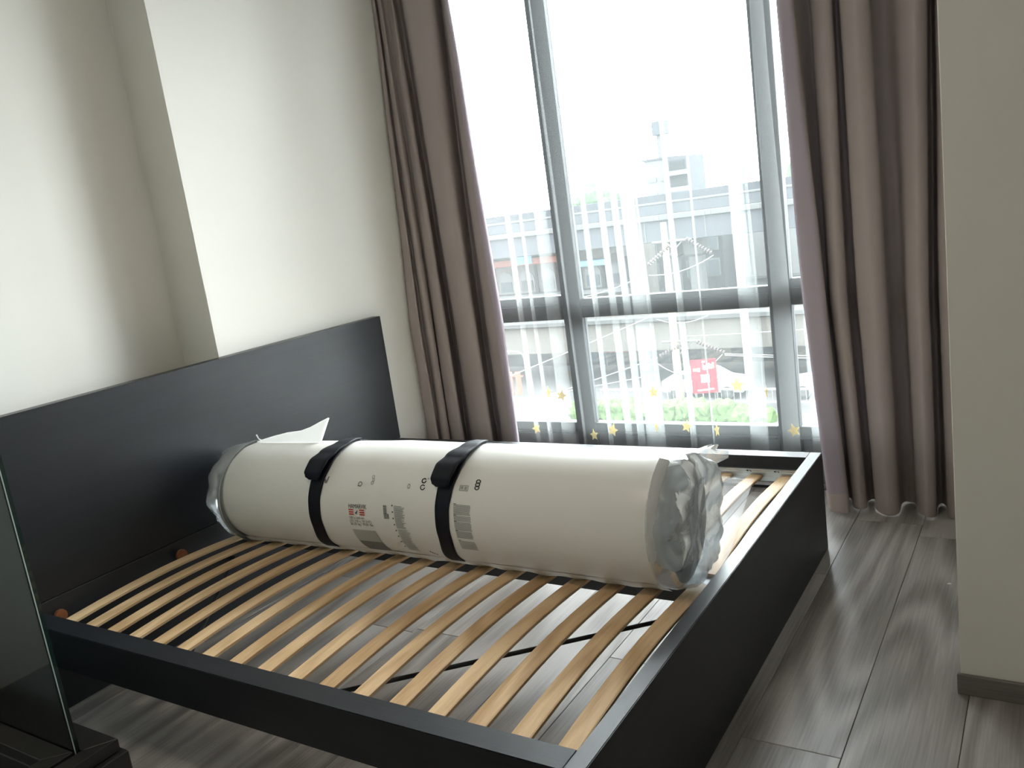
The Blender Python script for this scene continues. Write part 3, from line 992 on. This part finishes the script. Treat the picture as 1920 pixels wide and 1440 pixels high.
# lower road bridge
rb = thing('road_bridge', (-12, 42, -6.92), 'beige concrete road bridge crossing low behind the utility pole', 'bridge')
pbox(rb, 'girder', 'beige', -60, 30, 40.5, 41.2, -6.92, -5.33, 0.03)
pbox(rb, 'edge_beam', 'concrete_lit', -60, 30, 40.3, 41.2, -5.33, -5.08, 0.03)
pbox(rb, 'slab', 'beige', -60, 30, 41.2, 45.0, -6.4, -5.5)
for xx in (-48, 20):
    pbox(rb, 'bridge_pier', 'beige', xx, xx+1.2, 41.5, 44, GZ, -6.4, 0.05)
# block behind the piers, the shade between them put into its dark wall
db = thing('grey_building', (-22, 62, GZ), 'grey building coloured dark for the shade behind the white railway piers', 'building')
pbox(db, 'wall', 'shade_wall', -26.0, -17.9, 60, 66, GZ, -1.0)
for i in range(5):
    for j in range(2):
        w_ = pbox(db, 'window', 'metal_grey', -25.6+i*1.6, -24.6+i*1.6, 59.9, 60.0, -5.3+j*1.9, -4.0+j*1.9)
        L_ = w_.parent.location
        G().box(-25.5+i*1.6-L_.x, -24.7+i*1.6-L_.x, 59.86-L_.y, 59.9-L_.y, -5.2+j*1.9-L_.z, -4.1+j*1.9-L_.z).obj('pane', 'bldg_glass', w_)
ub = thing('grey_building', (-20, 47.5, GZ), 'low building coloured dark for the shade beneath the beige road bridge', 'building')
pbox(ub, 'wall', 'shade_wall', -45, 12, 46.6, 48.2, GZ, -5.6)  # dark wall in place of the shade under the bridge
for i in range(16):
    pbox(ub, 'shop_front', 'bldg_glass' if i % 2 else 'beige', -36+i*2.6, -34.2+i*2.6, 46.5, 46.6, GZ+0.2, -7.2)
# white building on the right edge
wr = thing('white_building', (-6, 64, GZ), 'plain white building under the railway at the right of the window', 'building')
pbox(wr, 'wall', 'whitewash', -17.6, 12, 62.5, 70, GZ, -1.7)
pbox(wr, 'ledge', 'concrete_lit', -17.7, 12, 62.2, 62.5, -6.0, -5.8)
for i in range(2):
    pbox(wr, 'window', 'bldg_glass', -12.3+i*1.7, -11.2+i*1.7, 62.4, 62.5, -5.6, -4.6)
# shop with the red awning
sp = thing('shop_building', (-29, 52, GZ), 'shop with a faded red awning and arched pale windows below the railway', 'building')
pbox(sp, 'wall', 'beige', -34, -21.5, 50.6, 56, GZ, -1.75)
pbox(sp, 'awning', 'awning', -34, -25.2, 49.9, 50.6, -2.42, -1.98, 0.05)
pbox(sp, 'shop_sign', 'sign_blue', -29.6, -28.1, 49.82, 49.9, -2.35, -1.75, 0.02)
pbox(sp, 'awning', 'sign_blue', -24.6, -22.4, 49.8, 50.6, -2.9, -2.5, 0.05)
for i in range(7):
    x_ = -33.2+i*1.75
    L_ = sp.location
    pts = [(x_, -4.4), (x_+1.2, -4.4)]+[(x_+0.6+0.6*math.cos(a*PI/8), -3.4+0.55*math.sin(a*PI/8)) for a in range(9)]
    n = len(pts)
    g = G().add([(a-L_.x, 50.5-L_.y, b_-L_.z) for a, b_ in pts]+[(a-L_.x, 50.62-L_.y, b_-L_.z) for a, b_ in pts], [tuple(range(n))]+[(i_, (i_+1) % n, n+(i_+1) % n, n+i_) for i_ in range(n)])
    w_ = g.obj('arched_window', 'whitewash', sp)
    G().box(x_+0.12-L_.x, x_+1.08-L_.x, 50.44-L_.y, 50.5-L_.y, -4.28-L_.z, -3.55-L_.z).obj('pane', 'bldg_glass' if i % 2 else 'concrete', w_)
    pbox(sp, 'pillar', 'shade_wall', x_+1.3, x_+1.5, 50.5, 50.6, -4.6, -2.5)
pbox(sp, 'balcony', 'whitewash', -34, -21.5, 49.6, 50.6, -4.75, -4.45, 0.03)
# far white block with balconies
fb = thing('apartment_building', (-33.5, 92, -2), 'white flat-roofed apartment block rising above the elevated railway', 'building')
pbox(fb, 'wall', 'whitewash', -36.2, -33.2, 90, 96, -9, 4.7)
pbox(fb, 'stair_tower', 'concrete', -33.2, -31.1, 89.4, 95, -9, 4.75)
for j in range(3):
    pbox(fb, 'recess_shade', 'shade_wall', -33.0, -31.3, 89.3, 89.4, 3.3-1.75*j, 4.3-1.75*j)  # flat dark panel, the shade of a recess put into its colour
    pbox(fb, 'balcony', 'whitewash', -33.2, -31.1, 88.9, 89.4, 2.75-1.75*j, 3.25-1.75*j)
    for i in range(2):
        w_ = pbox(fb, 'window', 'metal_grey', -35.9+i*1.45, -34.9+i*1.35, 89.9, 90, 2.35-1.75*j, 2.85-1.75*j)
pbox(fb, 'roof_edge', 'concrete', -36.4, -33.2, 89.8, 96, 4.7, 4.9)
tw = thing('tower', (-46.2, 122, -9), 'faint slim tower far off above the white apartment block', 'tower')
pbox(tw, 'shaft', 'concrete_lit', -46.7, -45.8, 120, 121, -9, 9.2, 0.05)
pbox(tw, 'cabin', 'concrete', -47.2, -45.2, 119.6, 121.4, 9.2, 11.2, 0.1)
ft = thing('tree', (-31, 95, -9), 'hazy round tree far off left of the white apartment block', 'tree')
g = G()
bm = bmesh.new()


def leafball(name, mt, parent, parts, sub=3, amp=0.25, fr=1.2):
    bm = bmesh.new()
    for (cx, cy, cz, r) in parts:
        res = bmesh.ops.create_icosphere(bm, subdivisions=sub, radius=r)
        for v in res['verts']:
            n_ = noise.noise(v.co*fr+Vector((cx, cy, cz)))+0.5*noise.noise(v.co*fr*3+Vector((cy, cx, 1)))
            v.co = v.co*(1+amp*n_)+Vector((cx, cy, cz))
    me = bpy.data.meshes.new(name)
    bm.to_mesh(me); bm.free()
    return link(name, me, mt, parent)


bm.free()
leafball('foliage', 'tree_leaf', ft, [(-14.5, 0, 10.2, 2.2), (-12.5, 0, 9.4, 1.8), (-16.5, 1, 9.2, 1.8)], 3, 0.3, 0.6)
G().tube([(-14.4, 0, 0), (-14.4, 0, 9)], [0.35, 0.2], 8).obj('trunk', 'metal_grey', ft)
ft2 = thing('tree', (-14, 78, -9), 'green tree beside the grey box at the right of the window', 'tree')
leafball('foliage', 'tree_leaf', ft2, [(-2.2, 0, 10.3, 1.4), (-0.4, 0, 10.8, 1.7), (1.5, 1, 10.5, 1.5)], 3, 0.3, 0.8)
G().tube([(-0.4, 0, 0), (-0.4, 0, 10)], [0.3, 0.2], 8).obj('trunk', 'metal_grey', ft2)
# grey box sign on a tall pole
bs = thing('box_sign', (-10.3, 40, GZ), 'grey box sign on a tall pale pole at the right of the window', 'sign')
pbox(bs, 'box', 'metal_grey', -10.75, -9.77, 39.8, 40.1, 1.40, 2.08, 0.02)
pbox(bs, 'pole', 'rail_paint', -10.55, -10.20, 39.85, 40.15, GZ, 1.40, 0.03)
pbox(bs, 'mast', 'rail_paint', -10.42, -10.28, 39.9, 40.1, 2.08, 5.4, 0.01)

# utility pole with cross-arms and strings of insulators
up_ = thing('utility_pole', (-12.5, 36, GZ), 'cream concrete utility pole with two cross-arms and insulator strings', 'pole')
UL = up_.location
G().tube([(0, 0, 0), (0, 0, 6), (0.02, 0, 8.9)], [0.20, 0.17, 0.14], 12).obj('shaft', 'cream', up_)
for za, strs in ((8.02, (((-13.40, -1.92), (-12.06, -1.00)), ((-11.46, -0.87), (-10.28, -1.65)))), (3.35, (((-13.29, -6.28), (-11.80, -5.60)), ((-11.42, -5.62), (-10.08, -6.21))))):
    ar = G().tube([(-0.6, -0.05, za), (1.3, -0.05, za)], 0.06, 8).tube([(0, 0, za-0.8), (0.9, -0.05, za)], 0.035, 6).obj('crossarm', 'metal_grey', up_)
    for p0, p1 in strs:
        p0, p1 = Vector((p0[0], 35.9, p0[1]))-UL, Vector((p1[0], 35.9, p1[1]))-UL
        st_ = G()
        st_.tube([p0, p1], 0.02, 6)
        for i in range(10):
            q = p0.lerp(p1, (i+0.5)/10)
            d = (p1-p0).normalized()*0.03
            st_.tube([q-d, q+d], 0.10, 8)
        st_.obj('insulator_string', 'insulator', ar)


def cable(p0, p1, sag, label, r=0.024):
    p0, p1 = Vector(p0), Vector(p1)
    pts = []
    for i in range(17):
        t = i/16
        q = p0.lerp(p1, t)
        q.z -= sag*4*t*(1-t)
        pts.append(q)
    tag(G().tube([q-pts[0] for q in pts], r, 5).obj('power_cable', 'cable', loc=pts[0]), label, 'cable', 'overhead cables')


for p0, p1, sg, lb_ in (
        ((-13.24, 35.7, -4.24), (-17.22, 25, -5.43), 0.05, 'uppermost pale cable slanting down left across the beige road bridge'),
        ((-13.33, 35.7, -6.30), (-17.63, 26, -6.73), 0.05, 'pale cable slanting left from the lower left insulator string'),
        ((-13.56, 35.7, -7.13), (-19.03, 28, -6.72), 0.04, 'lowest pale cable slanting left, above the hedge'),
        ((-10.05, 35.7, -6.20), (-3.0, 35, -6.33), 0.04, 'upper of two level cables running right from the lower right insulator string'),
        ((-10.06, 35.8, -6.29), (-3.0, 35, -6.47), 0.04, 'lower of two level cables running right from the lower right insulator string'),
        ((-13.36, 35.75, -6.60), (-10.17, 35.75, -6.24), 0.72, 'pale loop of cable hanging under the lower insulator strings'),
        ((-13.27, 35.6, -2.36), (-10.13, 35.6, -1.72), 0.25, 'pale loop of cable hanging under the upper insulator strings'),
        ((-11.83, 35.6, -5.30), (-3.0, 34, -4.80), 0.05, 'thin cable running right across the beige road bridge'),
        ((-13.9, 35.6, -2.47), (-14.19, 30, -2.51), 0.1, 'pale cable running left from the upper insulator string'),
        ((-13.11, 35.6, -4.45), (-10.63, 35.6, -4.39), 0.25, 'short sagging cable crossing the pole between its two cross-arms')):
    cable(p0, p1, sg, lb_)
# red sign with white writing
rs = thing('red_sign', (-10.95, 35.15, GZ), 'red sign board with white lettering standing by the road railing', 'sign')
RL = rs.location
th_ = 0.28


def sgn(name, mt, u0, u1, z0, z1, d=0.0, thick=0.05, parent=rs):
    c_, s_ = math.cos(th_), math.sin(th_)
    def P(u, v, z): return (u*c_+v*s_, u*s_-v*c_, z)
    g = G().add([P(u0, d, z0), P(u1, d, z0), P(u1, d-thick, z0), P(u0, d-thick, z0), P(u0, d, z1), P(u1, d, z1), P(u1, d-thick, z1), P(u0, d-thick, z1)],
                [(3, 2, 1, 0), (4, 5, 6, 7), (0, 1, 5, 4), (1, 2, 6, 5), (2, 3, 7, 6), (3, 0, 4, 7)])
    return g.obj(name, mt, parent)


bd = sgn('board', 'sign_red', -0.52, 0.62, 1.05, 2.62)
for q in (-0.45, 0.52):
    sgn('post', 'metal_grey', q, q+0.07, 0, 1.1, -0.0, 0.05)
wr_ = [(-0.42, -0.27, 2.10, 2.22), (-0.24, -0.12, 2.06, 2.24), (0.02, 0.06, 2.14, 2.42), (0.08, 0.14, 2.14, 2.34), (0.17, 0.25, 2.18, 2.40), (0.28, 0.33, 2.18, 2.44), (0.36, 0.42, 2.18, 2.38), (0.44, 0.52, 2.20, 2.46), (0.0, 0.14, 2.48, 2.56),
       (-0.30, -0.08, 1.16, 1.22), (-0.06, 0.16, 1.17, 1.24), (0.18, 0.44, 1.19, 1.27)]
for a, b_, z0, z1 in wr_:
    sgn('white_lettering', 'sign_white', a, b_, z0, z1, 0.012, 0.012, bd)
sgn('white_emblem', 'sign_white', -0.10, 0.28, 1.55, 1.92, 0.012, 0.012, bd)
sgn('blue_emblem', 'sign_blue', -0.03, 0.20, 1.62, 1.84, 0.02, 0.008, bd)


def car(x0, label, mt, flip=1):
    c_ = thing('car', (x0, 38.9, GZ), label, 'car', 'cars on the road')
    prof = [(-2.1, 0.32), (2.1, 0.32), (2.15, 0.62), (2.0, 0.82), (1.1, 0.95), (0.45, 1.38), (-0.9, 1.42), (-1.75, 1.0), (-2.1, 0.92)]
    n = len(prof)
    vs_, fs = [], []
    for y_, k in ((-0.85, 1.0), (0.85, 1.0)):
        for a, b_ in prof:
            vs_.append((a*flip, y_*(0.86 if b_ > 1.2 else 1), b_))
    fs = [tuple(range(n)), tuple(range(2*n-1, n-1, -1))]+[(i, n+i, n+(i+1) % n, (i+1) % n) for i in range(n)]
    G().add(vs_, fs).obj('body', mt, c_, 0.05, 2)
    for pts in ([(0.95, 0.98), (0.4, 1.32), (-0.1, 1.34), (-0.1, 0.98)], [(-0.2, 0.98), (-0.2, 1.34), (-0.85, 1.34), (-1.45, 1.02)]):
        g = G().add([(a*flip, -0.80 if b_ > 1.2 else -0.87, b_) for a, b_ in pts]+[(a*flip, -0.76 if b_ > 1.2 else -0.83, b_) for a, b_ in pts], [(0, 1, 2, 3), (7, 6, 5, 4), (0, 4, 5, 1), (1, 5, 6, 2), (2, 6, 7, 3), (3, 7, 4, 0)])
        g.obj('side_window', 'bldg_glass', c_)
    for a in (-1.3, 1.3):
        w_ = G().tube([(a*flip, -0.88, 0.32), (a*flip, -0.66, 0.32)], 0.32, 16).obj('wheel', 'tyre', c_)
        G().tube([(a*flip, -0.90, 0.32), (a*flip, -0.88, 0.32)], 0.18, 12).obj('hub', 'metal_grey', w_)
        G().tube([(a*flip, 0.66, 0.32), (a*flip, 0.88, 0.32)], 0.32, 16).obj('wheel', 'tyre', c_)


car(-12.2, 'white car parked behind the red sign', 'car_white')
car(-6.0, 'white car partly hidden behind the right-hand curtain', 'car_white', -1)
# railing along the road
rl = thing('road_railing', (-10, 36.6, GZ), 'white roadside railing with close upright bars above the hedge', 'railing')
pbox(rl, 'top_rail', 'rail_paint', -17, 8, 36.55, 36.65, -8.12, -8.04)
pbox(rl, 'bottom_rail', 'rail_paint', -17, 8, 36.55, 36.65, -8.72, -8.66)
bar_me = None
for i in range(84):
    xx = -17+i*0.3
    t_ = 0.045 if i % 6 == 0 else 0.02
    pbox(rl, 'upright', 'rail_paint', xx, xx+t_, 36.58, 36.62, GZ if i % 6 == 0 else -8.70, -8.08)
hdg = thing('hedge', (-12.4, 33.8, GZ+0.1), 'light green clipped hedge below the roadside railing', 'hedge')
leafball('foliage', 'leaf', hdg, [(-4.4+i*0.52+random.uniform(-.1, .1), random.uniform(-.15, .15), 0.34+random.uniform(0, 0.2)-(0.22 if i > 14 else 0), 0.55) for i in range(18)], 3, 0.35, 2.5)
# street lamp and red barrier at the left
sl = thing('street_lamp', (-23.0, 39.2, GZ), 'slim white street lamp with a curved arm at the left of the window', 'street lamp')
G().tube([(0, 0, 0), (0, 0, 2.1), (-0.1, 0, 2.35), (-0.4, 0, 2.5), (-0.85, 0, 2.52)], [0.06, 0.05, 0.045, 0.04, 0.04], 8).obj('post', 'rail_paint', sl)
G().box(-1.15, -0.8, -0.1, 0.1, 2.46, 2.55).obj('lamp_head', 'rail_paint', sl, 0.02, 1)
br = thing('road_barrier', (-23.9, 38.3, GZ), 'orange-red road barrier panels at the left of the window', 'barrier')
for i in range(3):
    pbox(br, 'panel', 'barrier', -24.3+i*0.55, -23.95+i*0.55, 38.3, 38.38, GZ+0.15, GZ+1.5, 0.02)
pbox(br, 'rail', 'barrier', -24.5, -22.7, 38.32, 38.4, GZ+1.2, GZ+1.28)
b2 = thing('road_barrier', (-19.6, 46, GZ), 'orange-red road barrier right of the centre window post', 'barrier')
pbox(b2, 'panel', 'barrier', -21.5, -18.4, 46, 46.1, GZ+0.9, GZ+1.5, 0.02)
for q in (-21.3, -18.7):
    pbox(b2, 'post', 'metal_grey', q, q+0.1, 46.02, 46.08, GZ, GZ+1.0)
